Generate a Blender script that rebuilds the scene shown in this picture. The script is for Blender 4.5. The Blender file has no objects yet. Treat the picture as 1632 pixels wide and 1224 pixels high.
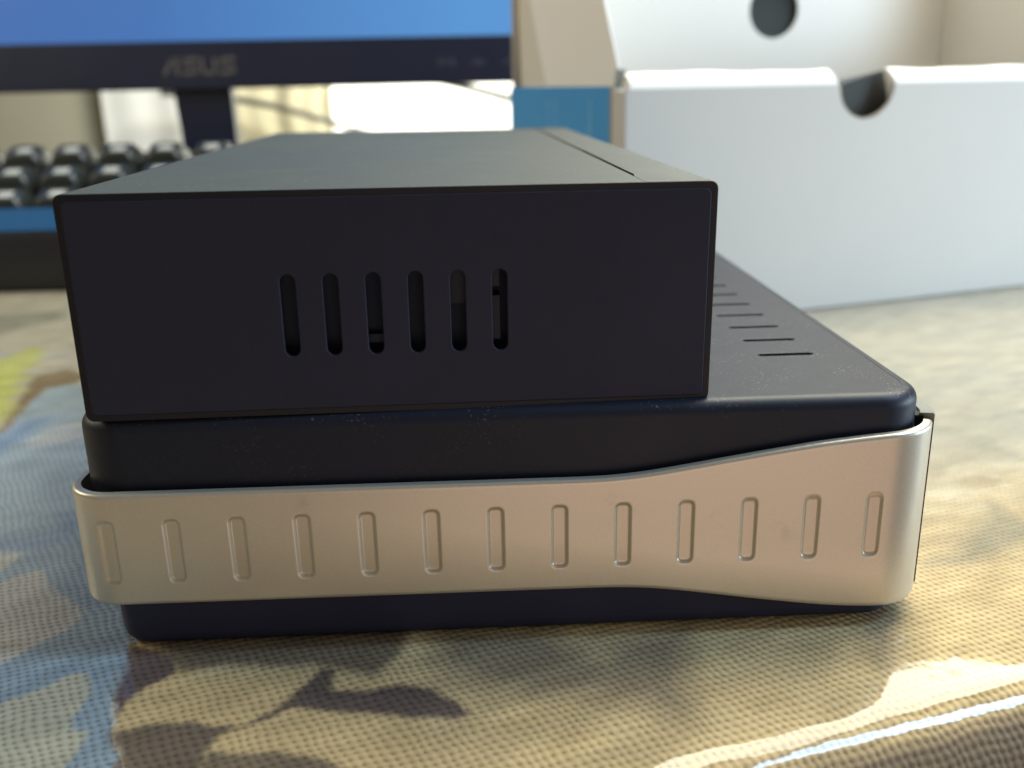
import bpy, bmesh, math, random
import numpy as np
from mathutils import Matrix, Vector

# ------------------------------------------------------------------ camera, world, lamps, exposure
S = 0.00064                                   # one layout unit is 0.64 mm
sc = bpy.context.scene
col = sc.collection
def P3(x, y, z): return Vector((x*S, y*S, z*S))

cam_d = bpy.data.cameras.new('camera'); cam = bpy.data.objects.new('camera', cam_d); col.objects.link(cam)
cam.location = P3(-2.127, -167.19, 107.365)
cam.rotation_euler = (1.26451, 0.020478, -0.041585)
cam_d.sensor_width = 36.0; cam_d.lens = 1511.13/1632*36
cam_d.clip_start = 0.005; cam_d.clip_end = 20
cam_d.dof.use_dof = True; cam_d.dof.focus_distance = 188*S; cam_d.dof.aperture_fstop = 20
sc.camera = cam

w = bpy.data.worlds.new('World'); sc.world = w; w.use_nodes = True
bg = w.node_tree.nodes['Background']; bg.inputs['Color'].default_value = (1.0, 0.89, 0.70, 1); bg.inputs['Strength'].default_value = 0.21

def area(name, loc, target, sx, sy, power, color, spread=180):
    l = bpy.data.lights.new(name, 'AREA'); l.shape = 'RECTANGLE'; l.size = sx*S; l.size_y = sy*S
    l.energy = power; l.color = color; l.spread = math.radians(spread)
    o = bpy.data.objects.new(name, l); col.objects.link(o); o.location = P3(*loc)
    d = P3(*target)-o.location; o.rotation_euler = d.to_track_quat('-Z', 'Y').to_euler()
    return o
area('ceiling_lamp', (960, -60, 1150), (60, 40, 0), 230, 480, 4.6, (0.42, 0.68, 1.0))
area('room_lamp', (400, 500, 760), (150, 150, 0), 680, 560, 7.3, (1.0, 0.97, 0.82))
area('shelf_lamp', (-60, 1020, 330), (-90, 1250, 60), 260, 90, 1.6, (1.0, 0.98, 0.88), 150)
area('window_glow', (560, -10, 70), (80, 20, 30), 280, 150, 0.85, (0.66, 0.86, 1.0))
area('warm_fill', (170, -620, -140), (40, 0, 30), 520, 340, 0.34, (1.0, 0.72, 0.60))  # added fill, no lamp there; gives the silver band its pinkish reflection
area('left_fill', (-620, 220, 380), (-40, 120, 60), 260, 260, 0.78, (1.0, 0.91, 0.70))  # added warm fill to lift the blue carton side and the flaps

sc.view_settings.view_transform = 'Standard'; sc.view_settings.look = 'None'
sc.view_settings.exposure = 0; sc.view_settings.gamma = 1

# ------------------------------------------------------------------ helpers
def tag(o, label=None, cat=None, group=None, kind=None):
    if label: o['label'] = label
    if cat: o['category'] = cat
    if group: o['group'] = group
    if kind: o['kind'] = kind
    return o
def empty(name, loc=(0, 0, 0), rot=(0, 0, 0)):
    o = bpy.data.objects.new(name, None); o.empty_display_size = 0.01
    col.objects.link(o); o.location = P3(*loc); o.rotation_euler = rot
    return o
def link(name, me, mat, parent=None, M=None):
    o = bpy.data.objects.new(name, me); col.objects.link(o)
    if mat is not None:
        me.materials.clear(); me.materials.append(mat)
    if parent is not None: o.parent = parent
    if M is not None: o.matrix_local = M
    return o
def bm_mesh(bm, name, smooth=None):
    bmesh.ops.recalc_face_normals(bm, faces=bm.faces)
    me = bpy.data.meshes.new(name); bm.to_mesh(me); bm.free()
    if smooth is not None: me.shade_smooth(); me.set_sharp_from_angle(angle=math.radians(smooth))
    return me
def box(bm, x0, x1, y0, y1, z0, z1, bev=0.0, seg=2, M=None):
    g = bmesh.ops.create_cube(bm, size=1)
    vs = g['verts']
    for v in vs:
        v.co = Vector(((x0+x1)/2+v.co.x*(x1-x0), (y0+y1)/2+v.co.y*(y1-y0), (z0+z1)/2+v.co.z*(z1-z0)))*S
    if bev:
        es = list({e for v in vs for e in v.link_edges})
        r = bmesh.ops.bevel(bm, geom=es, offset=bev*S, segments=seg, affect='EDGES', profile=0.5)
        vs = list({v for f in r['faces'] for v in f.verts} | {v for v in vs if v.is_valid})
    if M is not None:
        for v in vs: v.co = M @ v.co
    return vs
def box_mesh(name, *a, **k):
    bm = bmesh.new(); box(bm, *a, **k); return bm_mesh(bm, name, 35)
def plate(outer, holes, thick, bev=0.0, M=None, name='plate', res=1):
    """flat plate in XY (units), centred on z=0, with real openings"""
    cu = bpy.data.curves.new(name, 'CURVE'); cu.dimensions = '2D'; cu.fill_mode = 'BOTH'
    for pts in [outer]+list(holes):
        sp = cu.splines.new('POLY'); sp.points.add(len(pts)-1)
        for p, q in zip(sp.points, pts): p.co = (q[0]*S, q[1]*S, 0, 1)
        sp.use_cyclic_u = True
    cu.extrude = (thick/2-bev)*S; cu.bevel_depth = bev*S; cu.bevel_resolution = res; cu.offset = -bev*S
    o = bpy.data.objects.new(name, cu); col.objects.link(o)
    bpy.context.view_layer.update()
    me = bpy.data.meshes.new_from_object(o.evaluated_get(bpy.context.evaluated_depsgraph_get()))
    me.name = name
    bpy.data.objects.remove(o); bpy.data.curves.remove(cu)
    if M is not None: me.transform(M)
    me.shade_smooth(); me.set_sharp_from_angle(angle=math.radians(32))
    return me
def stadium(cx, cy, wd, ht, n=8):
    r = min(wd, ht)/2; pts = []
    if ht >= wd:
        for i in range(n+1): a = math.pi*i/n; pts.append((cx+r*math.cos(a), cy+ht/2-r+r*math.sin(a)))
        for i in range(n+1): a = math.pi+math.pi*i/n; pts.append((cx+r*math.cos(a), cy-ht/2+r+r*math.sin(a)))
    else:
        for i in range(n+1): a = -math.pi/2+math.pi*i/n; pts.append((cx+wd/2-r+r*math.cos(a), cy+r*math.sin(a)))
        for i in range(n+1): a = math.pi/2+math.pi*i/n; pts.append((cx-wd/2+r+r*math.cos(a), cy+r*math.sin(a)))
    return pts
def rrect(x0, x1, y0, y1, r, n=8):
    pts = []
    for cx, cy, a0 in ((x1-r, y1-r, 0), (x0+r, y1-r, 90), (x0+r, y0+r, 180), (x1-r, y0+r, 270)):
        for i in range(n+1):
            a = math.radians(a0+90*i/n); pts.append((cx+r*math.cos(a), cy+r*math.sin(a)))
    return pts
def loft(bm, rings, closed=True, capends=False):
    R = [[bm.verts.new(Vector(p)*S) for p in r] for r in rings]
    n = len(R[0])
    for a, b in zip(R, R[1:]):
        for i in range(n if closed else n-1):
            j = (i+1) % n
            bm.faces.new((a[i], a[j], b[j], b[i]))
    if capends: bm.faces.new(R[0]); bm.faces.new(R[-1])
    return R
def tube(pts, r, name='tube', n=8):
    bm = bmesh.new(); rings = []
    V = [Vector(p) for p in pts]
    for i, p in enumerate(V):
        t = (V[min(i+1, len(V)-1)]-V[max(i-1, 0)]).normalized()
        a = t.cross(Vector((0, 0, 1))).normalized(); b = a.cross(t)
        rings.append([p+a*r*math.cos(2*math.pi*k/n)+b*r*math.sin(2*math.pi*k/n) for k in range(n)])
    loft(bm, rings, True, True); return bm_mesh(bm, name, 60)
def spline(pts, k=10):
    out = []; Q = [Vector(p) for p in pts]; Q = [Q[0]]+Q+[Q[-1]]
    for i in range(1, len(Q)-2):
        for j in range(k):
            t = j/k
            out.append(0.5*((2*Q[i])+(Q[i+1]-Q[i-1])*t+(2*Q[i-1]-5*Q[i]+4*Q[i+1]-Q[i+2])*t*t+(3*Q[i]-Q[i-1]-3*Q[i+1]+Q[i+2])*t**3))
    out.append(Q[-2]); return out

# ------------------------------------------------------------------ materials
class NT:
    def __init__(s, name):
        s.m = bpy.data.materials.new(name); s.m.use_nodes = True; s.t = s.m.node_tree
        s.b = s.t.nodes['Principled BSDF']
    def n(s, typ, **k):
        x = s.t.nodes.new(typ)
        for a, b in k.items():
            if a in x.inputs: x.inputs[a].default_value = b
            else: setattr(x, a, b)
        return x
    def l(s, a, b): s.t.links.new(a, b)
    def math(s, op, a, b=None, c=None, clamp=False):
        x = s.t.nodes.new('ShaderNodeMath'); x.operation = op; x.use_clamp = clamp
        for i, v in enumerate((a, b, c)):
            if v is None: continue
            if isinstance(v, (int, float)): x.inputs[i].default_value = v
            else: s.l(v, x.inputs[i])
        return x.outputs[0]
    def noise(s, scale, detail=4, rough=0.55, vec=None):
        x = s.t.nodes.new('ShaderNodeTexNoise'); x.inputs['Scale'].default_value = scale
        x.inputs['Detail'].default_value = detail; x.inputs['Roughness'].default_value = rough
        s.l(vec if vec is not None else s.obj(), x.inputs['Vector']); return x.outputs['Fac']
    def obj(s):
        if not hasattr(s, 'tc'): s.tc = s.t.nodes.new('ShaderNodeTexCoord')
        return s.tc.outputs['Object']
    def ramp(s, fac, stops):
        x = s.t.nodes.new('ShaderNodeValToRGB'); e = x.color_ramp.elements
        while len(e) < len(stops): e.new(0.5)
        for q, (p, c) in zip(e, stops): q.position = p; q.color = (*c, 1) if len(c) == 3 else c
        s.l(fac, x.inputs[0]); return x.outputs[0]
    def mix(s, fac, a, b):
        x = s.t.nodes.new('ShaderNodeMix'); x.data_type = 'RGBA'
        for i, v in ((0, fac), (6, a), (7, b)):
            if isinstance(v, (int, float)): x.inputs[i].default_value = v
            elif isinstance(v, tuple): x.inputs[i].default_value = (*v, 1)
            else: s.l(v, x.inputs[i])
        return x.outputs[2]
    def bump(s, h, dist, strength=1.0, to='Normal'):
        x = s.t.nodes.new('ShaderNodeBump'); x.inputs['Distance'].default_value = dist; x.inputs['Strength'].default_value = strength
        s.l(h, x.inputs['Height']); s.l(x.outputs[0], s.b.inputs[to]); return x
    def set(s, **k):
        for a, b in k.items():
            i = s.b.inputs[a.replace('_', ' ')]
            if hasattr(b, 'links'): s.l(b, i)
            else: i.default_value = (*b, 1) if isinstance(b, tuple) and len(b) == 3 else b
def simple(name, c, rough=0.5, metal=0.0, grain=0.0, gscale=6000, var=0.0, spec=0.5):
    m = NT(name); m.set(Roughness=rough, Metallic=metal); m.b.inputs['Specular IOR Level'].default_value = spec
    if var:
        f = m.noise(60, 5); m.set(Base_Color=m.mix(f, tuple(v*(1-var) for v in c), tuple(min(1, v*(1+var)) for v in c)))
    else: m.set(Base_Color=c)
    if grain: m.bump(m.noise(gscale, 2), grain)
    return m.m
def black_plastic(name, base, rough, grain, dust=0.0, spec=0.5):
    m = NT(name)
    big = m.noise(45, 5, 0.6); fine = m.noise(1500, 3, 0.7); spk = m.noise(2600, 1, 0.4)
    gr = m.noise(2200, 2, 0.8)
    c = m.mix(m.math('ADD', m.math('MULTIPLY', big, 0.5), m.math('MULTIPLY', gr, 0.5)), tuple(v*0.62 for v in base), tuple(v*1.38 for v in base))
    if dust:
        clump = m.ramp(m.noise(140, 3, 0.6), [(0.45, (0, 0, 0)), (0.68, (1, 1, 1))])
        pk = m.ramp(spk, [(0.655, (0, 0, 0)), (0.71, (1, 1, 1))])
        gn = m.n('ShaderNodeNewGeometry'); sn = m.n('ShaderNodeSeparateXYZ'); m.l(gn.outputs['Normal'], sn.inputs[0])
        up = m.math('MULTIPLY_ADD', m.math('MAXIMUM', sn.outputs[2], 0.0), 0.92, 0.08)
        c = m.mix(m.math('MULTIPLY', m.math('MULTIPLY', m.math('MULTIPLY', clump, pk), up), dust), c, (0.32, 0.31, 0.28))
    smear = m.ramp(m.noise(22, 4, 0.65), [(0.45, (0, 0, 0)), (0.7, (1, 1, 1))]); r = m.math('ADD', m.math('MULTIPLY_ADD', big, 0.16, rough-0.05), m.math('MULTIPLY', smear, -0.09))
    m.set(Base_Color=c, Roughness=r); m.b.inputs['Specular IOR Level'].default_value = spec
    m.bump(fine, grain)
    return m.m
MAT = {}
MAT['box_top'] = black_plastic('black_painted_metal', (0.034, 0.042, 0.034), 0.60, 0.000010, 0.6, 0.55)
MAT['box_front'] = black_plastic('black_matt_end_panel', (0.0170, 0.0200, 0.0410), 0.66, 0.00001, 0.0, 0.3)
MAT['dock_top'] = black_plastic('black_fine_textured_plastic', (0.0120, 0.0150, 0.0270), 0.48, 0.000012, 0.5, 0.22)
MAT['dock_low'] = black_plastic('black_lower_plastic', (0.0270, 0.0290, 0.0620), 0.55, 0.000008, 0.0, 0.25)
MAT['rim_black'] = simple('rim_dark_reflection', (0.006, 0.007, 0.012), 0.5, spec=0.3)  # near-black stands in for the dark reflection on the sleeve rim
MAT['dark_in'] = simple('dark_interior', (0.016, 0.026, 0.050), 0.8)
MAT['board'] = simple('dim_inner_chassis', (0.018, 0.026, 0.048), 0.7, var=0.3)
def silver():
    m = NT('satin_silver_paint')
    fl = m.noise(5200, 2, 0.6); sm = m.noise(120, 5, 0.65)
    stain = m.ramp(sm, [(0.62, (0, 0, 0)), (0.72, (1, 1, 1))])
    c = m.mix(fl, (0.47, 0.435, 0.365), (0.63, 0.585, 0.49))
    c = m.mix(m.math('MULTIPLY', stain, 0.28), c, (0.30, 0.26, 0.22))
    m.set(Base_Color=c, Roughness=m.math('MULTIPLY_ADD', fl, 0.10, 0.33), Metallic=0.55)
    m.bump(m.noise(2600, 2, 0.6), 0.000006); return m.m
MAT['silver'] = silver()
MAT['trim'] = simple('clear_grey_trim', (0.20, 0.21, 0.18), 0.35, grain=0.000004)
MAT['trim_black'] = simple('black_gloss_strip', (0.006, 0.006, 0.007), 0.25)
def card(name, c, rough=0.75, var=0.03):
    m = NT(name); f = m.noise(900, 4, 0.6); g = m.noise(25, 3)
    k = m.mix(g, tuple(v*(1-var) for v in c), tuple(min(1, v*(1+var)) for v in c))
    m.set(Base_Color=k, Roughness=rough); m.b.inputs['Specular IOR Level'].default_value = 0.3
    m.bump(f, 0.00003); return m.m
MAT['card'] = card('shaded_white_card', (0.61, 0.575, 0.54))  # same white card, darker copy for the shaded outer walls
MAT['card_in'] = card('lit_white_card', (0.90, 0.875, 0.83))  # lighter copy of the white card, for the brightly lit faces
MAT['card_flap'] = card('shaded_card_flap', (0.72, 0.68, 0.60))  # beige copy of the same card, shade of the turned flaps painted in
MAT['card_blue'] = card('blue_printed_card', (0.07, 0.33, 0.70), 0.55, 0.08)
MAT['card_grey'] = card('grey_card_tab', (0.34, 0.40, 0.43), 0.5)
MAT['unlit_grey'] = simple('unlit_inside_grey', (0.06, 0.064, 0.062), 0.95, grain=0.00004, gscale=900)  # dark grey of the unlit carton inside, shade put into the colour
MAT['print_white'] = simple('faint_white_print', (0.30, 0.62, 0.88), 0.5)
MAT['bezel'] = black_plastic('black_monitor_plastic', (0.011, 0.015, 0.040), 0.38, 0.000008)
MAT['brand'] = simple('grey_brand_print', (0.12, 0.112, 0.11), 0.4)
MAT['mark'] = simple('dim_button_print', (0.07, 0.075, 0.11), 0.4)
MAT['key'] = simple('black_key_plastic', (0.020, 0.023, 0.019), 0.33, grain=0.00002, gscale=1500)
MAT['kb'] = simple('black_keyboard_case', (0.010, 0.010, 0.014), 0.35)
MAT['kb_gloss'] = simple('gloss_with_screen_blue', (0.014, 0.065, 0.15), 0.25)  # the monitor's blue reflection is painted into this base colour
MAT['key_glint'] = simple('pale_key_glint', (0.42, 0.43, 0.40), 0.5)  # pale patch on each key, a painted reflection of the bright wall
MAT['cable'] = simple('black_cable', (0.02, 0.02, 0.018), 0.5)
def screen():
    m = NT('lit_blue_screen'); sep = m.n('ShaderNodeSeparateXYZ'); m.l(m.obj(), sep.inputs[0])
    f = m.math('MULTIPLY_ADD', sep.outputs[0], 1/(520*S), 1.0, clamp=True)
    c = m.ramp(f, [(0.0, (0.050, 0.135, 0.40)), (0.55, (0.060, 0.185, 0.50)), (1.0, (0.105, 0.33, 0.72))])
    m.set(Base_Color=(0.01, 0.01, 0.012), Roughness=0.3, Emission_Color=c, Emission_Strength=0.9); return m.m
MAT['screen'] = screen()
MAT['wall'] = card('cream_wall_paint', (0.50, 0.47, 0.36), 0.85, 0.06)
def cloth_curtain(name, a, b):
    m = NT(name); v = m.n('ShaderNodeMapping'); v.inputs['Scale'].default_value = (9, 9, 1.2); m.l(m.obj(), v.inputs[0])
    f = m.noise(9, 4, 0.6, v.outputs[0]); m.set(Base_Color=m.mix(f, a, b), Roughness=0.9); m.b.inputs['Specular IOR Level'].default_value = 0.1
    return m.m
MAT['cur_beige'] = cloth_curtain('beige_curtain_cloth', (0.31, 0.28, 0.18), (0.46, 0.43, 0.31))
MAT['cur_white'] = cloth_curtain('white_curtain_cloth', (0.86, 0.87, 0.82), (0.93, 0.93, 0.90))
def tablecloth_mat():
    m = NT('woven_print_under_clear_vinyl')
    at = m.n('ShaderNodeAttribute'); at.attribute_name = 'print_colour'
    uv = m.n('ShaderNodeAttribute'); uv.attribute_name = 'weave_uv'
    wob = m.n('ShaderNodeTexNoise'); wob.inputs['Scale'].default_value = 0.10; wob.inputs['Detail'].default_value = 3; m.l(uv.outputs['Vector'], wob.inputs['Vector'])
    wv = m.n('ShaderNodeVectorMath'); wv.operation = 'SCALE'; m.l(wob.outputs['Color'], wv.inputs[0]); wv.inputs['Scale'].default_value = 3.0
    ad = m.n('ShaderNodeVectorMath'); ad.operation = 'ADD'; m.l(uv.outputs['Vector'], ad.inputs[0]); m.l(wv.outputs[0], ad.inputs[1])
    sp = m.n('ShaderNodeSeparateXYZ'); m.l(ad.outputs[0], sp.inputs[0])
    p = 0.84
    sy = m.math('COSINE', m.math('MULTIPLY', sp.outputs[1], math.pi/p))
    sx = m.math('COSINE', m.math('MULTIPLY', m.math('MULTIPLY_ADD', sp.outputs[1], 0.22, sp.outputs[0]), math.pi/p))
    chk = m.math('MULTIPLY', m.math('ADD', sx, sy), 0.5)                       # basket weave: over / under
    h = m.math('MULTIPLY_ADD', chk, 0.5, 0.5)
    yarn = m.n('ShaderNodeTexNoise'); yarn.inputs['Scale'].default_value = 1.1; yarn.inputs['Detail'].default_value = 2; m.l(uv.outputs['Vector'], yarn.inputs['Vector'])
    h2 = m.math('ADD', h, m.math('MULTIPLY', yarn.outputs['Fac'], 0.5))
    dark = m.ramp(m.math('MULTIPLY', h2, 0.8), [(0.20, (1.22, 1.20, 1.12)), (0.72, (0.98, 0.97, 0.95)), (1.0, (0.60, 0.56, 0.52))])
    mul = m.n('ShaderNodeMix'); mul.data_type = 'RGBA'; mul.blend_type = 'MULTIPLY'; mul.inputs[0].default_value = 1
    m.l(at.outputs['Color'], mul.inputs[6]); m.l(dark, mul.inputs[7])
    m.set(Base_Color=mul.outputs[2], Roughness=0.8); m.b.inputs['Specular IOR Level'].default_value = 0.15
    inv = m.math('MULTIPLY', h2, -1.0); m.bump(inv, 0.00022, 0.5)
    # clear vinyl over the cloth: gently wavy glossy coat
    cw = m.n('ShaderNodeBump'); cw.inputs['Distance'].default_value = 0.0026; cw.inputs['Strength'].default_value = 0.45
    wn = m.noise(17, 5, 0.5); m.l(wn, cw.inputs['Height']); m.l(cw.outputs[0], m.b.inputs['Coat Normal'])
    m.set(Coat_Weight=0.8, Coat_Roughness=m.math('MULTIPLY_ADD', m.noise(30, 3), 0.05, 0.03))
    m.b.inputs['Coat IOR'].default_value = 1.45
    return m.m
MAT['cloth'] = tablecloth_mat()

# ------------------------------------------------------------------ room: wall and floor
bm = bmesh.new(); box(bm, -2600, 2600, 1262, 1300, -1000, 1800); tag(link('wall', bm_mesh(bm, 'wall'), MAT['wall']), kind='structure')
bm = bmesh.new(); box(bm, -2600, 2600, -2600, 1262, -1100, -1040); tag(link('floor', bm_mesh(bm, 'floor'), simple('pink_tinted_floor', (0.42, 0.26, 0.19), 0.6, var=.1)), kind='structure')  # unseen floor, tinted pinkish for its reflection in the silver band

# ------------------------------------------------------------------ table and printed cloth under vinyl
TA = math.radians(16.2); TU = np.array([math.cos(TA), math.sin(TA)]); TV = np.array([-math.sin(TA), math.cos(TA)]); TO = np.array([99.0, -15.5])
REDGE = 16.0
PRINTS = [  # (colour, softness, outline on the table in layout units)
 ((0.205, 0.20, 0.15), 5, [(-258.1, 314.6), (-229.9, 322.1), (-214.7, 320.2), (-208.3, 304.2), (-219.1, 290.0), (-232.4, 262.0)]),
 ((0.235, 0.295, 0.335), .5, [(-156.0, 98.5), (-161.2, 133.2), (-165.9, 162.4), (-168.2, 186.4), (-157.7, 190.1), (-126.8, 165.5), (-83.1, 74.5), (-65.0, 10.0), (-75.3, 3.7), (-73.0, -3.0), (-70.5, -16.9), (-65.4, -33.0), (-61.9, -44.0), (-89.2, -42.3), (-150,-42), (-175, 20)]),
 ((0.17, 0.13, 0.075), 1.5, [(-157.1, 108.3), (-165.6, 142.6), (-170.5, 162.9), (-179.8, 202.4), (-170.0, 211.9), (-157.9, 200.0), (-159.0, 190.2), (-168.2, 186.4), (-165.9, 162.4), (-161.2, 133.2), (-154.6, 103.1)]),
 ((0.33, 0.34, 0.10), 3, [(-208.3, 223.5), (-204.4, 237.6), (-200.2, 249.5), (-192,240), (-186.6, 221.1), (-189,214), (-180.5, 198.3), (-184,194), (-174.3, 181.6), (-178,177), (-169.4, 162.7), (-166.9, 147.8), (-166.9, 136.7)]),
 ((0.36, 0.37, 0.34), .6, [(-132.0, 50.8), (-122.5, 50.0), (-116.2, 47.8), (-115.5, 41.4), (-116.8, 37.8), (-123.1, 33.0)]),
 ((0.38, 0.38, 0.34), .6, [(-118.7, 24.3), (-114.2, 32.3), (-110.3, 36.4), (-107.1, 38.2), (-102.4, 31.3), (-97.2, 25.3), (-89.5, 18.1), (-90.0, 10.7), (-94.1, 5.1), (-99.0, -0.5), (-104.1, -4.9)]),
 ((0.40, 0.38, 0.28), .6, [(-98.1, -16.8), (-92.9, -13.5), (-87.7, -9.7), (-81.5, -4.5), (-78.9, -5.7), (-77.2, -12.7), (-76.7, -22.7), (-73.3, -23.8), (-72.7, -28.7), (-73.5, -33.3), (-73.9, -41.9), (-85.9, -41.1)]),
 ((0.33, 0.36, 0.37), 1.5, [(-151.3, 129.3), (-145.9, 140.7), (-138.6, 146.3), (-131.9, 130.3), (-140.4, 122.6), (-146.4, 120.4)]),
 ((0.15, 0.22, 0.31), 3, [(-161.9, 130.3), (-157.5, 148.2), (-153.3, 151.0), (-151.9, 135.2), (-152.1, 126.5), (-154.5, 110.6)]),
 ((0.17, 0.22, 0.29), 3, [(-128.2, 55.6), (-116.0, 56.3), (-109.4, 57.6), (-114.9, 69.2), (-111.4, 70.9), (-105.3, 57.2), (-113.0, 49.2), (-124.8, 48.5)]),
 ((0.11, 0.080, 0.075), .7, [(-75.4, 4.2), (-72.7, 3.6), (-64.2, -0.4), (-63.0, -5.8), (-66.3, -10.6), (-68.8, -15.2), (-70.0, -20.5), (-71.8, -13.1), (-73.6, -2.9)]),
 ((0.175, 0.13, 0.085), 1.5, [(-74.4, 10.7), (-18.8, 6.6), (-19.4, -3.6), (-24.9, -10.1), (-27.5, -8.3), (-36.4, -5.6), (-51.2, -4.5), (-61.8, -5.9)]),  # shadow-dark strip along the device front, painted into the print
 ((0.12, 0.090, 0.070), .6, [(-34.4, -6.8), (-31.8, -7.6), (-31.7, -13.0), (-33.6, -15.8), (-37.8, -18.3), (-42.6, -22.4), (-46.2, -23.9), (-41.1, -19.0), (-38.9, -15.4), (-36.6, -11.7)]),
 ((0.100, 0.074, 0.068), .8, [(-35.1, -13.0), (-27.9, -14.4), (-19, -13.6), (-13.5, -14.6), (-9, -17.5), (-6.4, -22.0), (-8.0, -24.2), (-17.0, -23.4), (-27.3, -20.6), (-34.3, -19.8), (-38.9, -18.4)]),
 ((0.135, 0.105, 0.080), .7, [(-69.4, -23.2), (-61.7, -21.5), (-55.2, -21.0), (-50.9, -22.7), (-46.6, -24.2), (-50.0, -26.2), (-51.1, -30.2), (-49.2, -39.3), (-63.4, -38.4)]),
 ((0.155, 0.12, 0.085), .8, [(-50.8, -29.4), (-37.7, -31.1), (-28.8, -34.0), (-21.1, -38.3), (-49.9, -40)]),
 ((0.25, 0.195, 0.125), 4, [(-12.3, 6.1), (10.9, 2.0), (13.1, -2.7), (16.6, -5.2), (20.0, -7.1), (24.6, -1.3), (39.4, 2.2), (33.4, -22.3), (31.5, -25.8), (22.7, -21.6), (15.0, -19.2), (5.8, -18.5), (-4.6, -12.0), (-11.8, -7.4)]),
 ((0.27, 0.235, 0.16), 3, [(99.2, 24.9), (109.6, 29.6), (122.4, 45.4), (130.4, 56.0), (133.4, 44.5), (136.8, 37.2), (126.9, 33.0), (113.8, 26.1), (106.7, 23.7)]),
 ((0.27, 0.25, 0.19), 4, [(142.9, 112.5), (152.3, 103.1), (156.1, 88.4), (157.0, 83.4), (151.5, 86.9), (142.3, 94.9)]),
 ((0.28, 0.22, 0.14), 3, [(77.6, 9.2), (82.6, 11.5), (84.1, 2.5), (80.4, -3.2), (72.2, -13.4), (71.5, -9.2)]),
]
def vnoise(x, y, seed, cell):
    """value noise on arrays"""
    rs = np.random.RandomState(seed); T = rs.rand(256, 256)
    X = x/cell+1000; Y = y/cell+1000; i = np.floor(X).astype(int); j = np.floor(Y).astype(int)
    fx = X-i; fy = Y-j; fx = fx*fx*(3-2*fx); fy = fy*fy*(3-2*fy)
    g = lambda a, b: T[(i+a) % 256, (j+b) % 256]
    return (g(0, 0)*(1-fx)+g(1, 0)*fx)*(1-fy)+(g(0, 1)*(1-fx)+g(1, 1)*fx)*fy
def inside_soft(px, py, poly, soft):
    q = np.array(poly, float); n = len(q)
    d = np.full(px.shape, 1e9); ins = np.zeros(px.shape, bool)
    for k in range(n):
        ax, ay = q[k]; bx, by = q[(k+1) % n]
        ex, ey = bx-ax, by-ay
        t = np.clip(((px-ax)*ex+(py-ay)*ey)/(ex*ex+ey*ey+1e-9), 0, 1)
        d = np.minimum(d, np.hypot(px-ax-t*ex, py-ay-t*ey))
        c = ((ay > py) != (by > py)) & (px < (bx-ax)*(py-ay)/((by-ay) if by != ay else 1e-9)+ax)
        ins ^= c
    sd = np.where(ins, d, -d)
    return np.clip(sd/soft*0.5+0.5, 0, 1)
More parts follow.
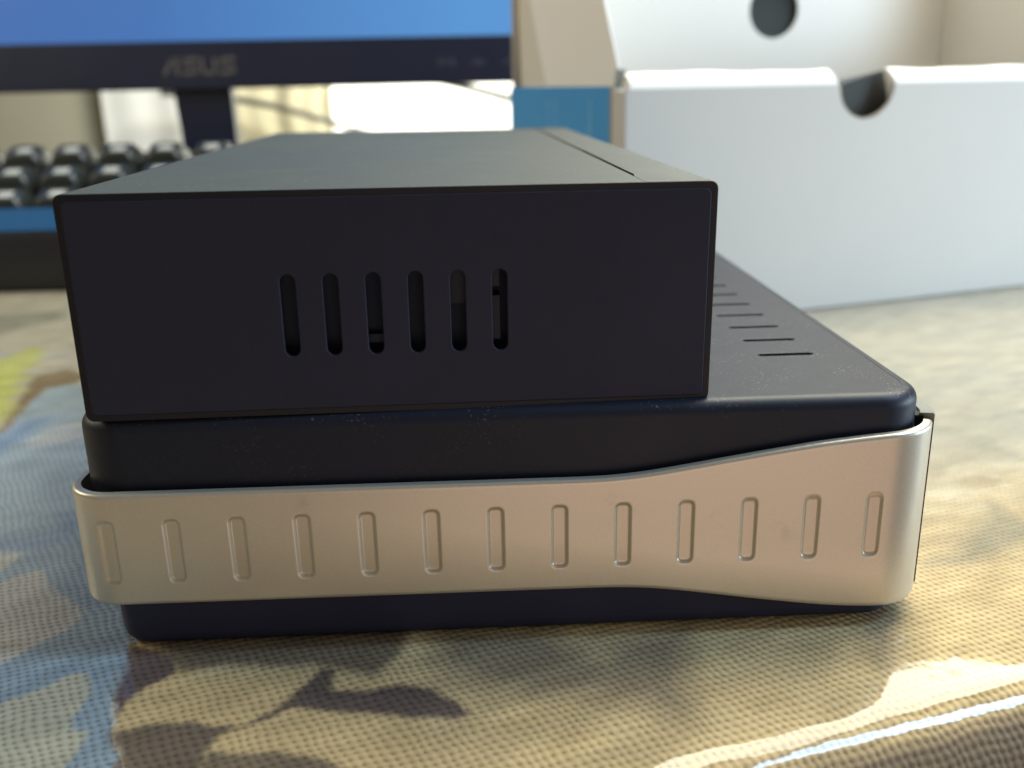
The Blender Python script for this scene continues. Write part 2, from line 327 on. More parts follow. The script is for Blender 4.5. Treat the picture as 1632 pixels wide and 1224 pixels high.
def build_cloth():
    us = np.concatenate([np.arange(-2300, -400, 50), np.arange(-400, -260, 5), np.arange(-260, 140, 0.8), np.arange(140, 300, 3), np.arange(300, 1500, 50)])
    vs = np.concatenate([np.arange(-500, -60, 20), np.arange(-60, -26, 3), np.arange(-26, 150, 0.8), np.arange(150, 420, 2.5), np.arange(420, 1750, 40)])
    U, V = np.meshgrid(us, vs, indexing='ij')
    X = TO[0]+U*TU[0]+V*TV[0]; Y = TO[1]+U*TU[1]+V*TV[1]
    # arc-length profile across the edge: a gentle fall-away first, then the roll, then the drop
    ss = np.arange(16.0, -520.0, -0.25)
    ang = np.where(ss > 1, np.radians(7.0)*np.clip((13-ss)/12, 0, 1)**1.3, np.radians(7.0)+np.clip((1-ss)/REDGE, 0, math.radians(80)))
    hv = 16.0-np.concatenate([[0], np.cumsum(np.cos(ang[:-1])*0.25)]); hz = -np.concatenate([[0], np.cumsum(np.sin(ang[:-1])*0.25)])
    # lift so that the flat part stays at zero
    vo = np.where(V < 16, np.interp(V, ss[::-1], hv[::-1]), V); z = np.where(V < 16, np.interp(V, ss[::-1], hz[::-1]), 0.0)
    # slight sag and puckers of the vinyl edge; none under the devices
    puck = (vnoise(U, V*0.3, 5, 38)-0.5)*1.2*np.exp(-((V+6)/10.0)**2)
    z = z+np.where(V < 4, puck, 0)*np.clip((4-V)/6, 0, 1)
    px = TO[0]+U*TU[0]+vo*TV[0]; py = TO[1]+U*TU[1]+vo*TV[1]
    # cap the far corners at the wall
    py = np.minimum(py, 1256.0)
    co = np.stack([px*S, py*S, z*S], -1).reshape(-1, 3)
    # colours
    wx = X+(vnoise(X, Y, 1, 6)-.5)*1.3+(vnoise(X, Y, 2, 1.6)-.5)*1.0; wy = Y+(vnoise(X, Y, 3, 6)-.5)*1.3+(vnoise(X, Y, 4, 1.6)-.5)*1.0
    base = np.array([0.50, 0.375, 0.20]); C = np.ones(X.shape+(3,))*base
    sx = X*0.92+Y*0.38; sy = -X*0.38+Y*0.92
    f = vnoise(sx, sy*3.2, 11, 42)*0.6+vnoise(sx, sy*3.0, 12, 17)*0.4
    k = np.clip((f-0.54)/0.2, 0, 1)[..., None]
    k = k*(0.35+0.65*np.clip((Y-10)/60, 0, 1)[..., None]); C = C*(1-k)+np.array([0.37, 0.295, 0.18])*k
    k = np.clip((0.30-f)/0.12, 0, 1)[..., None]
    C = C*(1-k)+np.array([0.58, 0.47, 0.28])*k
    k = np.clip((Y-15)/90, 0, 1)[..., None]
    C = C*(1-k*.8)+np.array([0.275, 0.272, 0.235])*k*.8  # greyed towards the back to offset the room lamp's brightness
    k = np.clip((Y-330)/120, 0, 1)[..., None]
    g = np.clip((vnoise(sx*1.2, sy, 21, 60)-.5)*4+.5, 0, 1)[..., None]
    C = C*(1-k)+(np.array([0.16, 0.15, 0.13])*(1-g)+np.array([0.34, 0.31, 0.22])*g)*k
    for c, soft, poly in PRINTS:
        q = np.array(poly); m = (X > q[:, 0].min()-8) & (X < q[:, 0].max()+8) & (Y > q[:, 1].min()-8) & (Y < q[:, 1].max()+8)
        a = inside_soft(wx[m], wy[m], poly, soft)[:, None]
        C[m] = C[m]*(1-a)+np.array(c)*a
    # brush-like variation inside the blue print, dark brown print along the falling edge
    br = (vnoise(sx, sy*2.5, 31, 9)-.5)*0.30+(vnoise(sx, sy*2, 32, 3)-.5)*0.12
    C = C*(1+br[..., None])
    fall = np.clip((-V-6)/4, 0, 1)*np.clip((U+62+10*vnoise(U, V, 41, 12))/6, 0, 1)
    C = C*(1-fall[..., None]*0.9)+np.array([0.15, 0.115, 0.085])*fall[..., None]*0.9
    nu, nv = X.shape
    idx = np.arange(nu*nv).reshape(nu, nv)
    F = np.stack([idx[:-1, :-1], idx[1:, :-1], idx[1:, 1:], idx[:-1, 1:]], -1).reshape(-1, 4)
    me = bpy.data.meshes.new('tablecloth')
    me.vertices.add(nu*nv); me.vertices.foreach_set('co', co.ravel())
    me.loops.add(F.size); me.loops.foreach_set('vertex_index', F.ravel().astype(np.int32))
    me.polygons.add(len(F)); me.polygons.foreach_set('loop_start', np.arange(0, F.size, 4, dtype=np.int32))
    me.update(calc_edges=True); me.shade_smooth()
    a = me.attributes.new('print_colour', 'FLOAT_COLOR', 'POINT')
    a.data.foreach_set('color', np.concatenate([np.clip(C, 0.01, 0.9), np.ones(X.shape+(1,))], -1).astype(np.float32).ravel())
    a = me.attributes.new('weave_uv', 'FLOAT_VECTOR', 'POINT')
    a.data.foreach_set('vector', np.stack([U, V, U*0], -1).astype(np.float32).ravel())
    return me
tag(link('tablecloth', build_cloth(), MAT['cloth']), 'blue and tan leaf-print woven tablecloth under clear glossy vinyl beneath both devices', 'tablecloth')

# ------------------------------------------------------------------ lower device: black dock with silver band
dock = tag(empty('network_drive', (3, 100, 0)), 'low wide black plastic device with ribbed silver band, under the dark box', 'drive')
DI = Matrix.Translation(-P3(3, 100, 0))
X0, X1, Y0, Y1, ZT = -80.4, 85.7, 3.0, 214.0, 48.6
bm = bmesh.new(); rings = []
RF = 2.8
rings.append([(x, y, 30) for x, y in rrect(X0, X1, Y0, Y1, 10, 14)])
rings.append([(x, y, ZT-RF) for x, y in rrect(X0, X1, Y0, Y1, 10, 14)])
for i in range(1, 9):
    a = math.pi/2*i/8; o = RF*(1-math.cos(a)); rings.append([(x, y, ZT-RF+RF*math.sin(a)) for x, y in rrect(X0+o, X1-o, Y0+o, Y1-o, 10-o, 14)])
rings.append([(x, y, ZT) for x, y in rrect(X0+RF+.3, X1-RF-.3, Y0+RF+.3, Y1-RF-.3, 10-RF-.3, 14)])
loft(bm, rings)
me = bm_mesh(bm, 'upper_housing', 50); me.transform(DI)
uh = link('upper_housing', me, MAT['dock_top'], dock)
slits = [stadium(66.2, 34.2+12.62*i, 12.4, 1.9, 6) for i in range(14)]
o = RF+.3
me = plate(rrect(X0+o-.05, X1-o+.05, Y0+o-.05, Y1-o+.05, 10-o, 14), slits, 1.6, 0.18, DI @ Matrix.Translation(P3(0, 0, ZT-.8)), 'vent_plate')
link('vent_plate', me, MAT['dock_top'], dock)
me = box_mesh('inner_tray', X0+7, X1-7, Y0+7, Y1-7, 40, 43.5); me.transform(DI); link('inner_tray', me, MAT['dark_in'], dock)
bm = bmesh.new(); rings = []
for z, ins in ((0.15, 3.2), (0.5, 1.9), (1.4, 1.1), (3, .8), (34, 0)):
    rings.append([(x, y, z) for x, y in rrect(-78.6+ins, 84.6-ins, 2.6+ins, 214-ins, 8-min(ins, 3), 10)])
loft(bm, rings, True, True); me = bm_mesh(bm, 'lower_housing', 50); me.transform(DI)
link('lower_housing', me, MAT['dock_low'], dock)

# silver band: swept outline with pressed slots
BL, BR, RC, RR = -82.6, 88.5, 9.0, 11.5
def band_path():
    pts = []
    for y in np.arange(13, RC, -1.0): pts.append((BL, y, -1, 0))
    for i in range(0, 26): a = math.pi+math.pi/2*i/26; pts.append((BL+RC+RC*math.cos(a), RC+RC*math.sin(a), math.cos(a), math.sin(a)))
    n = int((BR-BL-RC-RR)/0.18)
    for i in range(n): pts.append((BL+RC+(BR-BL-RC-RR)*i/n, 0, 0, -1))
    for i in range(0, 24): a = -math.pi/2+math.radians(66)*i/23; pts.append((BR-RR+RR*math.cos(a), RR+RR*math.sin(a), math.cos(a), math.sin(a)))
    return pts
def smooth(a, b, x): t = max(0, min(1, (x-a)/(b-a))); return t*t*(3-2*t)
TOPC = [(-90, 35.0), (18, 34.7), (24, 34.9), (30, 35.5), (38, 36.7), (50, 38.6), (63, 40.5), (74, 41.6), (80, 42.0), (92, 42.2)]
BOTC = [(-90, 11.4), (-70, 11.3), (20, 11.0), (27, 10.8), (33, 10.2), (42, 8.8), (52, 7.1), (64, 5.3), (72, 4.5), (80, 4.3), (92, 4.6)]
def interp(T, x): return float(np.interp(x, [t[0] for t in T], [t[1] for t in T]))
SL = [(-74.45+12.41*i) for i in range(13)]
bm = bmesh.new(); path = band_path(); NT_ = 84; cols_ = []
for (x, y, nx, ny) in path:
    # length-wise smoothing of the outline
    xx = x if (y < RC or x > 0) else BL
    zt = sum(interp(TOPC, x+d) for d in (-3, -1.5, 0, 1.5, 3))/5; zb = sum(interp(BOTC, x+d) for d in (-3, -1.5, 0, 1.5, 3))/5
    ring = []
    q = 0.8; T = 1.7
    ring.append((x-nx*(T), y-ny*(T), zb+.6)); ring.append((x-nx*q, y-ny*q, zb)); ring.append((x-nx*q*.3, y-ny*q*.3, zb+q*.3))
    for j in range(NT_+1):
        z = zb+q+(zt-zb-2*q)*j/NT_; d = 0
        if ny < -0.9:
            for sx_ in SL:
                ax = abs(x-sx_)
                if ax < 2.8:
                    qx = max(ax-0.45, 0); qz = max(abs(z-22.8)-5.55, 0); sd = math.hypot(qx, qz)-0.95
                    d = max(d, (1-smooth(-0.32, 0.32, sd))*0.5)
        ring.append((x-nx*d, y-ny*d, z))
    for i in range(1, 5): a = math.pi/2*i/5; ring.append((x-nx*q*(1-math.cos(a)), y-ny*q*(1-math.cos(a)), zt-q+q*math.sin(a)))
    ring.append((x-nx*q, y-ny*q, zt)); ring.append((x-nx*T, y-ny*T, zt)); ring.append((x-nx*T, y-ny*T, zt-6))
    cols_.append(ring)
loft(bm, cols_, closed=False)
me = bm_mesh(bm, 'silver_band', 60); me.transform(DI); link('silver_band', me, MAT['silver'], dock)
# backing between band and housing, so the gap at the corners reads dark
def ringstrip(name, off0, off1, zf, i0, i1, mat, zlow):
    bm = bmesh.new(); r = []
    for (x, y, nx, ny) in path[i0:i1]:
        z1 = zf(x)
        r.append([(x+nx*off1, y+ny*off1, zlow(x)), (x+nx*off1, y+ny*off1, z1), (x+nx*off0, y+ny*off0, z1), (x+nx*off0, y+ny*off0, zlow(x))])
    # continue straight back along the right side
    x, y, nx, ny = path[i1-1]
    if off1 > 0 and x > 0:
        for yy in np.linspace(y+2, 200, 30):
            z1 = zf(x)
            r.append([(BR+off1, yy, zlow(x)), (BR+off1, yy, z1), (BR+off0, yy, z1), (BR+off0, yy, zlow(x))])
    loft(bm, r, True, True); me = bm_mesh(bm, name, 40); me.transform(DI); return link(name, me, mat, dock)
NP = len(path)
# side cover: black strip that closes the right end of the band, with a pale translucent top rim
bm = bmesh.new(); r = []
side = [(87.9, 8.4), (88.2, 9.4), (88.6, 12), (88.5, 30), (88.4, 80), (88.4, 200)]
for x, y in side: r.append([(x-4.5, y, 5.0), (x+.75, y, 5.0), (x+.75, y, 42.6), (x-4.5, y, 42.6)])
loft(bm, r, True, True); me = bm_mesh(bm, 'side_cover', 30); me.transform(DI); link('side_cover', me, MAT['trim_black'], dock)
bm = bmesh.new(); r = []
rim = [(87.9, 7.6), (88.4, 8.6), (88.8, 10.2), (88.95, 12), (88.9, 14), (88.4, 20), (87.2, 26), (86.3, 31)]
rim = [(v.x, v.y) for v in spline([(a, b, 0) for a, b in rim], 4)]
for i, (x, y) in enumerate(rim):
    r.append([(x-2.4, y+1.2, 41.6), (x+.2, y, 41.6), (x+.2, y, 42.9), (x-.1, y, 43.2), (x-2.2, y+1.1, 43.0), (x-2.4, y+1.2, 42.7)])
loft(bm, r, True, True); me = bm_mesh(bm, 'corner_rim', 40); me.transform(DI); link('corner_rim', me, MAT['trim'], dock)

# ------------------------------------------------------------------ upper device: black metal enclosure
BW, BD, BH = 118.0, 227.8, 41.97
enc = tag(empty('metal_enclosure', (-75.9, 3.04, 48.66), (0, 0.0057, 0.0255)), 'matt black metal box with six upright vent slots, lying on the silver-banded device', 'enclosure')
# sleeve profile (x,z), open at seam on top; thickness TW
TW = 1.1; SEAM = 104.6
def prof(x0, x1, z0, z1, r, n=5):
    return rrect(x0, x1, z0, z1, r, n)
def sleeve_part(name, outer, ys_list, mat):
    """outer: open polyline (x,z); walls TW thick inwards"""
    P = [Vector((a, 0, b)) for a, b in outer]; inn = []
    for i, p in enumerate(P):
        t = (P[min(i+1, len(P)-1)]-P[max(i-1, 0)]).normalized(); nrm = Vector((-t.z, 0, t.x)); inn.append(p+nrm*TW)
    bm = bmesh.new(); r = []
    loop = P+inn[::-1]
    for y in ys_list: r.append([(p.x, y, p.z) for p in loop])
    loft(bm, r, True, True); return link(name, bm_mesh(bm, name, 40), mat, enc)
def arc(cx, cz, r, a0, a1, n=6): return [(cx+r*math.cos(math.radians(a0+(a1-a0)*i/n)), cz+r*math.sin(math.radians(a0+(a1-a0)*i/n))) for i in range(n+1)]
r = 1.5
# main sleeve: from the seam leftwards, down, along the bottom (anticlockwise seen from the front)
main = [(SEAM, BH)]+arc(r, BH-r, r, 90, 180)+arc(r, r, r, 180, 270)+[(SEAM-2, 0)]
sleeve_part('sleeve', main, [0.55, BD], MAT['box_top'])
gap_f = lambda y: 0.12 if y < 18 else (0.85 if y < 88 else 0.6)
# side shell: from bottom round the right side and over the top to the seam, its edge jogging along the length
bm = bmesh.new(); rr = []
for y, gp in ((0.55, .10), (12, .14), (16, .9), (86, 1.15), (90, 0.95), (150, .95), (222, .9), (227.8, .15)):
    out = [(SEAM-1.9, 0)]+arc(BW-r, r, r, 270, 360)+arc(BW-r, BH-r, r, 0, 90)+[(SEAM+gp, BH)]
    P = [Vector((a, 0, b)) for a, b in out]; inn = []
    for i, p in enumerate(P):
        t = (P[min(i+1, len(P)-1)]-P[max(i-1, 0)]).normalized(); inn.append(p+Vector((-t.z, 0, t.x))*TW)
    rr.append([(p.x, y, p.z) for p in P+inn[::-1]])
loft(bm, rr, True, True); link('side_shell', bm_mesh(bm, 'side_shell', 40), MAT['box_top'], enc)
me = box_mesh('seam_backing', SEAM-4, SEAM+6, 2, BD-2, BH-2.6, BH-1.25); link('seam_backing', me, MAT['dark_in'], enc)
# end panel with slots
RX = Matrix.Rotation(math.pi/2, 4, 'X')
slots = [stadium(39.2+7.72*i, 19.2, 2.75, 15.4, 8) for i in range(6)]
me = plate(rrect(1.2, BW-1.2, 1.2, BH-1.2, 1.2, 5), slots, 1.4, 0.22, Matrix.Translation(P3(0, 0.62, 0)) @ RX, 'end_panel', 2)
fb = plate(rrect(0, BW, 0, BH, 1.5, 5), [rrect(1.25, BW-1.25, 1.25, BH-1.25, 1.2, 5)], .5, .12, Matrix.Translation(P3(0, 0.28, 0)) @ RX, 'dark_rim_ring', 2)
link('dark_rim_ring', fb, MAT['rim_black'], enc)  # added ring that carries the painted dark reflection
link('end_panel', me, MAT['box_front'], enc)
me = plate(rrect(1.3, BW-1.3, 1.3, BH-1.3, 1.2, 5), [], 1.4, 0.1, Matrix.Translation(P3(0, BD-.9, 0)) @ RX, 'rear_panel', 2)
link('rear_panel', me, MAT['box_front'], enc)
bm = bmesh.new(); box(bm, 8, 108, 5.0, 200, 3, 38); link('inner_chassis', bm_mesh(bm, 'inner_chassis'), MAT['dark_in'], enc)
bm = bmesh.new(); box(bm, 67.5, 75, 2.6, 4.9, 20, 34, .4); box(bm, 52.5, 58, 3, 4.9, 12.8, 14.6, .3); box(bm, 75.5, 78, 2.2, 4.9, 13, 21.6, .3); box(bm, 75.5, 78, 2.2, 4.9, 23.2, 34, .3)
link('connector_block', bm_mesh(bm, 'connector_block', 35), MAT['board'], enc)

# ------------------------------------------------------------------ white carton, open, behind on the right
CA = math.radians(16.876)
car = tag(empty('open_carton', (158.1, 274.6, 0), (0, 0, CA)), 'open white cardboard carton with thumb notch and one blue side, behind the devices', 'carton')
CU0, CU1, CD = -100.0, 225.0, 145.0
# front wall with notch (plate drawn in u,z then stood up)
NC, NR = 22.6, 15.2
def frontline():
    pts = [(CU0+.6, 0.7), (CU0+160, 1.1), (CU1, 2.0), (CU1, 104.2)]
    pts += [(NC+NR+0.6, 104.2)]
    for i in range(0, 25): a = -math.pi*i/24; pts.append((NC+NR*math.cos(a), 103.4+NR*0.97*math.sin(a)))
    pts += [(NC-NR-0.8, 104.2), (CU0+.6, 104.2)]
    return pts
me = plate(frontline(), [], 1.3, 0.15, Matrix.Translation(P3(0, 0.65, 0)) @ RX, 'front_wall'); link('front_wall', me, MAT['card'], car)
MAT['cut'] = simple('raw_cut_card_edge', (0.36, 0.31, 0.23), 0.9)
arcp = [(NC+NR*math.cos(-math.pi*i/24)*k, 103.4+NR*0.97*math.sin(-math.pi*i/24)*k) for k, rng in ((0.985, range(25)), (0.955, range(24, -1, -1))) for i in rng]
me = plate(arcp, [], 1.0, 0, Matrix.Translation(P3(0, 0.66, 0)) @ RX, 'cut_edge'); link('cut_edge', me, MAT['cut'], car)
def lip(name, ua, ub, sa, sb):
    bm = bmesh.new(); r = []
    n = 24
    for i in range(n+1):
        t = i/n; u = ua+(ub-ua)*t
        wv = 0.35*math.sin(u*.07)+.2*math.sin(u*.19)
        sec = [(0.02, 104.2), (0.25, 105.4), (1.2, 107.2), (3.2, 109.3+wv), (5.0, 110.6+wv), (6.4, 110.8+wv), (7.2, 109.6+wv), (7.2, 96), (6.2, 96), (1.6, 104.2)]
        r.append([(u+((sa*(z-104.2)/6.5) if i == 0 else (sb*(z-104.2)/6.5 if i == n else 0)), v, z) for v, z in sec])
    loft(bm, r, True, True); link(name, bm_mesh(bm, name, 45), MAT['card_in'], car)
lip('folded_rim', CU0+2.5, NC-NR-.8, 0, -2.8); lip('folded_rim', NC+NR+.6, CU1, -1.8, 0)
# side walls
SIDE = Matrix.Rotation(math.pi/2, 4, 'Z') @ RX             # plate XY -> (v, z) plane
me = plate([(0.2, 0), (CD, 0), (CD, 105.6), (14, 105.6), (10, 104), (0.2, 103)], [], 1.2, .1, Matrix.Translation(P3(CU0+.6, 0, 0)) @ SIDE, 'left_wall'); link('left_wall', me, MAT['card'], car)
me = plate([(14.5, 0), (CD-.3, 0), (CD-.3, 105.8), (14.5, 105.6)], [], .5, .1, Matrix.Translation(P3(CU0-.35, 0, 0)) @ SIDE, 'blue_printed_side')
bs = link('blue_printed_side', me, MAT['card_blue'], car)
me = plate([(13.4, 0), (14.5, 0), (14.5, 105.6), (13.4, 105)], [], .5, .05, Matrix.Translation(P3(CU0-.35, 0, 0)) @ SIDE, 'pale_edge'); link('pale_edge', me, MAT['card_grey'], car)
# faint upright lettering on the blue side
random.seed(4)
for v0, hh, n in ((34, 1.8, 16), (77, 1.3, 14), (86, 1.3, 12)):
    z = 99
    for k in range(n):
        L = random.uniform(1.2, 2.6)
        bm = bmesh.new(); box(bm, CU0-.85, CU0-.62, v0, v0+hh*random.uniform(.6, 1), z-L, z); z -= L+random.choice((.7, .8, 1.9))
        link('printed_letter', bm_mesh(bm, 'printed_letter'), MAT['print_white'], bs)
# raised flaps over the left wall
me = plate([(10, 105.6), (95, 105.6), (118, 150), (136, 190), (46, 190), (25.5, 141), (10.5, 113)], [], 1.1, .1, Matrix.Translation(P3(CU0+2.0, 0, 0)) @ SIDE, 'side_flap'); link('side_flap', me, MAT['card_in'], car)
me = plate([(60, 105.8), (141, 105.8), (146.5, 190), (60, 190)], [], 1.1, .1, Matrix.Translation(P3(CU0+5.0, 0, 0)) @ SIDE, 'lid_side'); link('lid_side', me, MAT['card_flap'], car)
bm = bmesh.new()
loft(bm, [[(CU0-1.2, 8, 104.4), (CU0+1.2, 6, 104.4), (CU0+3.6, 7, 112.2), (CU0+.8, 10, 112.6)], [(CU0-1.2, 9, 104.4), (CU0+1.2, 7, 104.4), (CU0+3.6, 8, 112.2), (CU0+.8, 11, 112.6)]], True, True)
link('corner_tab', bm_mesh(bm, 'corner_tab'), MAT['card_grey'], car)
bm = bmesh.new(); box(bm, CU0+3.4, CU0+5.2, .9, 8, 101.5, 107.0, .3); link('tab_slot', bm_mesh(bm, 'tab_slot', 30), MAT['dark_in'], car)
# back wall continuing up as the lid, with the round hole
hole = [(60.3+16.6*math.cos(a), 145.5+15.6*math.sin(a)) for a in np.linspace(0, 2*math.pi, 40, endpoint=False)]
me = plate([(CU0+5, 60), (CU1, 60), (CU1, 260), (CU0+5, 260)], [hole], 1.2, .1, Matrix.Translation(P3(0, 135, 0)) @ RX, 'lid_panel'); link('lid_panel', me, MAT['card_in'], car)
me = box_mesh('lid_hollow', CU0+6, CU1, 138.5, 139.5, 60, 260); link('lid_hollow', me, MAT['unlit_grey'], car)  # dark sheet painting the shade behind the round hole
me = box_mesh('back_wall', CU0+1, CU1, 143.5, 145, 0, 260); link('back_wall', me, MAT['card'], car)
me = box_mesh('right_wall', CU1-1.3, CU1-.05, 1.4, 143.4, 0.2, 104); link('right_wall', me, MAT['card'], car)
me = plate([(30, 104.4), (134, 104.4), (134, 230), (18, 230)], [], 1.2, .1, Matrix.Translation(P3(184, 0, 0)) @ SIDE @ Matrix.Rotation(0.0, 4, 'Z'), 'lid_side'); link('lid_side', me, MAT['card_flap'], car)
me = box_mesh('carton_floor', CU0+1.3, CU1-1.4, 1.4, 143.4, 0.1, 1.4); link('carton_floor', me, MAT['card'], car)
# added dark block: painted shade of the carton's inside, seen through the notch
ins = tag(empty('dark_inside_block', (158.1, 274.6, 0), (0, 0, CA)), 'dark grey block standing in for the unlit inside of the white carton, behind the thumb notch', 'stand-in block')
bm = bmesh.new()
loft(bm, [[(u, 9.5, 1.6), (u, 9.5, zt), (u, 60, zt-6), (u, 60, 1.6)] for u, zt in ((CU0+8, 98), (0, 101.2), (7.5, 102.6), (37.5, 110.0), (46, 110.0), (60, 104), (150, 100))], True, True)
link('shade_block', bm_mesh(bm, 'shade_block', 40), MAT['unlit_grey'], ins)

# ------------------------------------------------------------------ keyboard
kb = tag(empty('computer_keyboard', (-380, 440, 0)), 'black computer keyboard with shiny keys, left behind the black box', 'keyboard')
KI = Matrix.Translation(-P3(-380, 440, 0))
KX0, KX1 = -800.0, -95.0
bm = bmesh.new()
sec = [(376, 0.4), (374.5, 3), (374, 30), (376, 34.6), (392, 44.3), (396, 45.0), (398, 34), (496, 66), (512, 68), (516, 64), (516, 20), (505, 0.4)]
loft(bm, [[(x, y, z) for y, z in sec] for x in (KX0, KX1)], True, True)
me = bm_mesh(bm, 'case', 30); me.transform(KI); link('case', me, MAT['kb'], kb)
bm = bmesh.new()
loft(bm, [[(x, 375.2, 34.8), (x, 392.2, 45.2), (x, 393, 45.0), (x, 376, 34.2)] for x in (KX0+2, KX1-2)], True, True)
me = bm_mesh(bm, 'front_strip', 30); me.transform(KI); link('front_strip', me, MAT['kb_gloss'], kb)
def key_mesh(wd=26.5, dp=25, ht=13):
    bm = bmesh.new(); r = []
    for z, i, rr_ in ((0, 0, 2.2), (ht*.55, 1.6, 2.4), (ht*.9, 3.3, 3.4), (ht, 4.3, 3.6)):
        r.append([(x, y, z) for x, y in rrect(-wd/2+i, wd/2-i, -dp/2+i*.8, dp/2-i*1.3, rr_, 3)])
    for k, dz in ((.7, -.7), (.35, -1.5)):
        r.append([(x*k, y*k, ht+dz) for x, y, z in r[3]])
    loft(bm, r, True, True); return bm_mesh(bm, 'key', 50)
KM = key_mesh(); bm = bmesh.new(); box(bm, -4.5, 4.5, -4, 4, 11.7, 12.4, .3); LM = bm_mesh(bm, 'key_glint', 40)  # flat centre patch for the painted key highlight
slope = math.atan2(32, 98)
rows = [(413, 0), (445, 8), (478, 15)]
rowx = {413: -277.6, 445: -256.0, 478: -291.5}
for (yy, _) in rows:
    zz = 33+(yy-398)*32/98.0
    x0 = rowx[yy]
    for k in range(-17, 7):
        xk = x0+k*30.0
        if xk < KX0+16 or xk > KX1-16: continue
        M = KI @ Matrix.Translation(P3(xk, yy, zz+2.2)) @ Matrix.Rotation(slope, 4, 'X')
        ko = link('key', KM, MAT['key'], kb, M)
        lo = link('key_glint', LM, MAT['key_glint'], ko)

# ------------------------------------------------------------------ monitor
MA = -0.006
mon = tag(empty('computer_monitor', (-200, 565, 0), (0, 0, MA)), 'black-bezelled computer monitor showing a plain blue screen, behind the keyboard', 'monitor')
def mp(px): return px+200
ML, MR, MB, MT = -560.0, 190.0, 108.4, 560.0
SB = 141.5
BZ = 22
fr = [(ML, MB), (MR, MB), (MR, MT), (ML, MT)]; ho = [(ML+BZ, SB), (MR-BZ, SB), (MR-BZ, MT-BZ), (ML+BZ, MT-BZ)]
me = plate([(a+200, b) for a, b in fr], [[(a+200, b) for a, b in ho]], 10, 1.2, Matrix.Translation(P3(0, 0, 0)) @ RX, 'bezel', 2)
link('bezel', me, MAT['bezel'], mon)
me = box_mesh('rear_shell', ML+204, MR+196, 4.5, 40, MB+3, MT-4, bev=4); link('rear_shell', me, MAT['bezel'], mon)
me = box_mesh('screen', ML+BZ+199, MR-BZ+201, 0.5, 2.5, SB-1, MT-BZ+1); me.transform(Matrix.Translation(-P3(200, 0, 0)))
so = link('screen', me, MAT['screen'], mon, Matrix.Translation(P3(200, 0, 0)))
# brand lettering
def strokes(bm, segs, x, z, wd, h, t, y=-5.2):
    for (x0, z0, x1, z1) in segs:
        a = Vector((x+x0*wd, 0, z+z0*h)); b = Vector((x+x1*wd, 0, z+z1*h)); d = (b-a); L = d.length; d.normalize()
        n = Vector((-d.z, 0, d.x))*t/2; a -= d*t*.45; b += d*t*.45
        vs = [bm.verts.new((Vector((q.x, yy, q.z)))*S) for yy in (y, y+.5) for q in (a+n, b+n, b-n, a-n)]
        for f in ((0, 1, 2, 3), (7, 6, 5, 4), (0, 4, 5, 1), (1, 5, 6, 2), (2, 6, 7, 3), (3, 7, 4, 0)): bm.faces.new([vs[i] for i in f])
A = [(0, 0, .62, 1), (.62, 1, 1.0, 1), (.86, 0, .86, 1)]
Sg = [(1, 1, .1, 1), (.1, 1, .1, .55), (.1, .55, .95, .5), (.95, .5, .95, 0), (.95, 0, 0, 0)]
Ug = [(.05, 1, .05, 0), (.05, 0, .95, 0), (.95, 0, .95, 1)]
x = -222.0+200+.5
for g in (A, Sg, Ug, Sg):
    bm = bmesh.new(); strokes(bm, g, x, 119.6, 10.2, 9.6, 2.5); link('brand_letter', bm_mesh(bm, 'brand_letter'), MAT['brand'], mon); x += 13.3
for cx, gl in ((-19, [(0, 0, 0, 1), (0, 1, .5, .4), (.5, .4, 1, 1), (1, 1, 1, 0)]), (4, [(0, .5, 1, .5), (.5, 0, .5, 1)]), (27, [(0, .2, .5, .8), (.5, .8, 1, .2)]), (50, [(0, .2, 1, .2), (0, .8, 1, .8)]), (95, [(0, .5, 1, .5)])):
    bm = bmesh.new(); strokes(bm, gl, cx+200-5, 121, 10, 4.5, 1.4); link('button_mark', bm_mesh(bm, 'button_mark'), MAT['mark'], mon)
bm = bmesh.new()
loft(bm, [[(-219.5+200, y, MB+6), (-177.5+200, y, MB+6), (-177+200, y, 80), (-178+200, y, 8), (-214+200, y, 8), (-217+200, y, 80)] for y in (2, 14)], True, True)
link('neck', bm_mesh(bm, 'neck', 30), MAT['bezel'], mon)
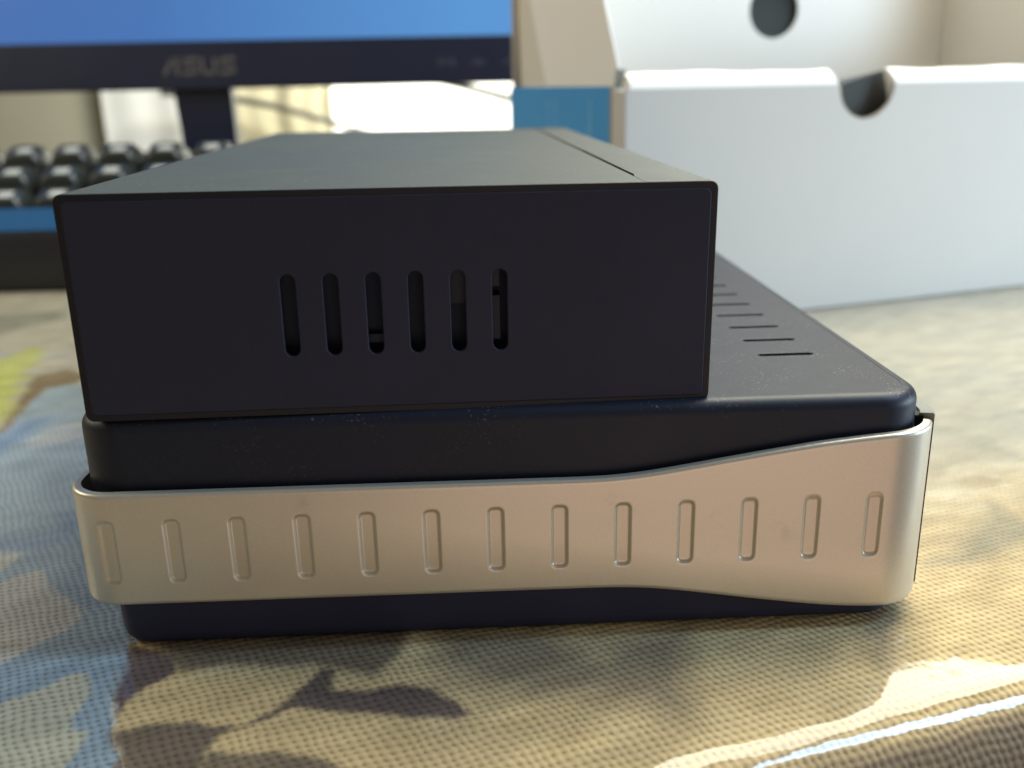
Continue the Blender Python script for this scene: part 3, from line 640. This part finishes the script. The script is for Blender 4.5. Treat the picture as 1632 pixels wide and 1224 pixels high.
bm = bmesh.new(); loft(bm, [[(x*k+4, y*k2+10, z) for x, y in rrect(-130, 130, 3, 100, 46, 8)] for z, k, k2 in ((.2, 1, 1), (5, 1, 1), (8, .97, .97))], True, True)
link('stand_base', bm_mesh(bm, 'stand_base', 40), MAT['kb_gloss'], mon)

# ------------------------------------------------------------------ curtains and cables by the wall
def curtain(name, x0, x1, y, z0, z1, amp, wl, mat, label, seed, wav=0):
    rs = random.Random(seed); ph = [rs.uniform(0, 6) for _ in range(4)]
    bm = bmesh.new(); n = int((x1-x0)/4); r = []
    for i in range(n+1):
        x = x0+(x1-x0)*i/n
        d = amp*(math.sin(x/wl+ph[0])+.5*math.sin(x/wl*2.3+ph[1]))
        row = []
        for j in range(13):
            z = z0+(z1-z0)*j/12; e = wav*math.sin(z/23.0+ph[2])*(i/n)
            row.append((x+e, y+d*(1-.2*j/12), z))
        r.append(row)
    back = [[(a, b+1.6, c) for a, b, c in row[::-1]] for row in r]
    loft(bm, [a+b for a, b in zip(r, back)], True, True)
    o = link(name, bm_mesh(bm, name, 60), mat); tag(o, label, 'curtain'); return o
curtain('curtain', -519, -352, 1238, 10, 900, 3.5, 26, MAT['cur_white'], 'white curtain lit bright left of the monitor stand', 3)
curtain('curtain', -350, -205, 1226, 10, 900, 5, 15, MAT['cur_beige'], 'beige pleated curtain seen just right of the monitor stand', 8, 9)
curtain('curtain', -200, 420, 1238, 10, 900, 4, 40, MAT['cur_white'], 'brightest wide white curtain between the monitor stand and the blue carton side', 5)
me = tube(spline([(-420, 1190, 106), (-345, 1190, 99), (-270, 1190, 85), (-205, 1190, 66), (-150, 1190, 49), (-90, 1190, 36), (0, 1190, 20)]), 4.2, 'cable')
tag(link('cable', me, MAT['cable']), 'thin dark cable drooping across the beige curtain', 'cable')
me = tube(spline([(-90, 1000, 120), (-35, 1000, 112), (5, 1000, 102), (60, 1000, 87), (120, 1000, 76), (200, 1000, 80), (300, 1000, 90)]), 4.5, 'cable')
tag(link('cable', me, MAT['cable']), 'thicker dark cable running down behind the corner of the blue carton side', 'cable')

sc.render.engine = 'CYCLES'
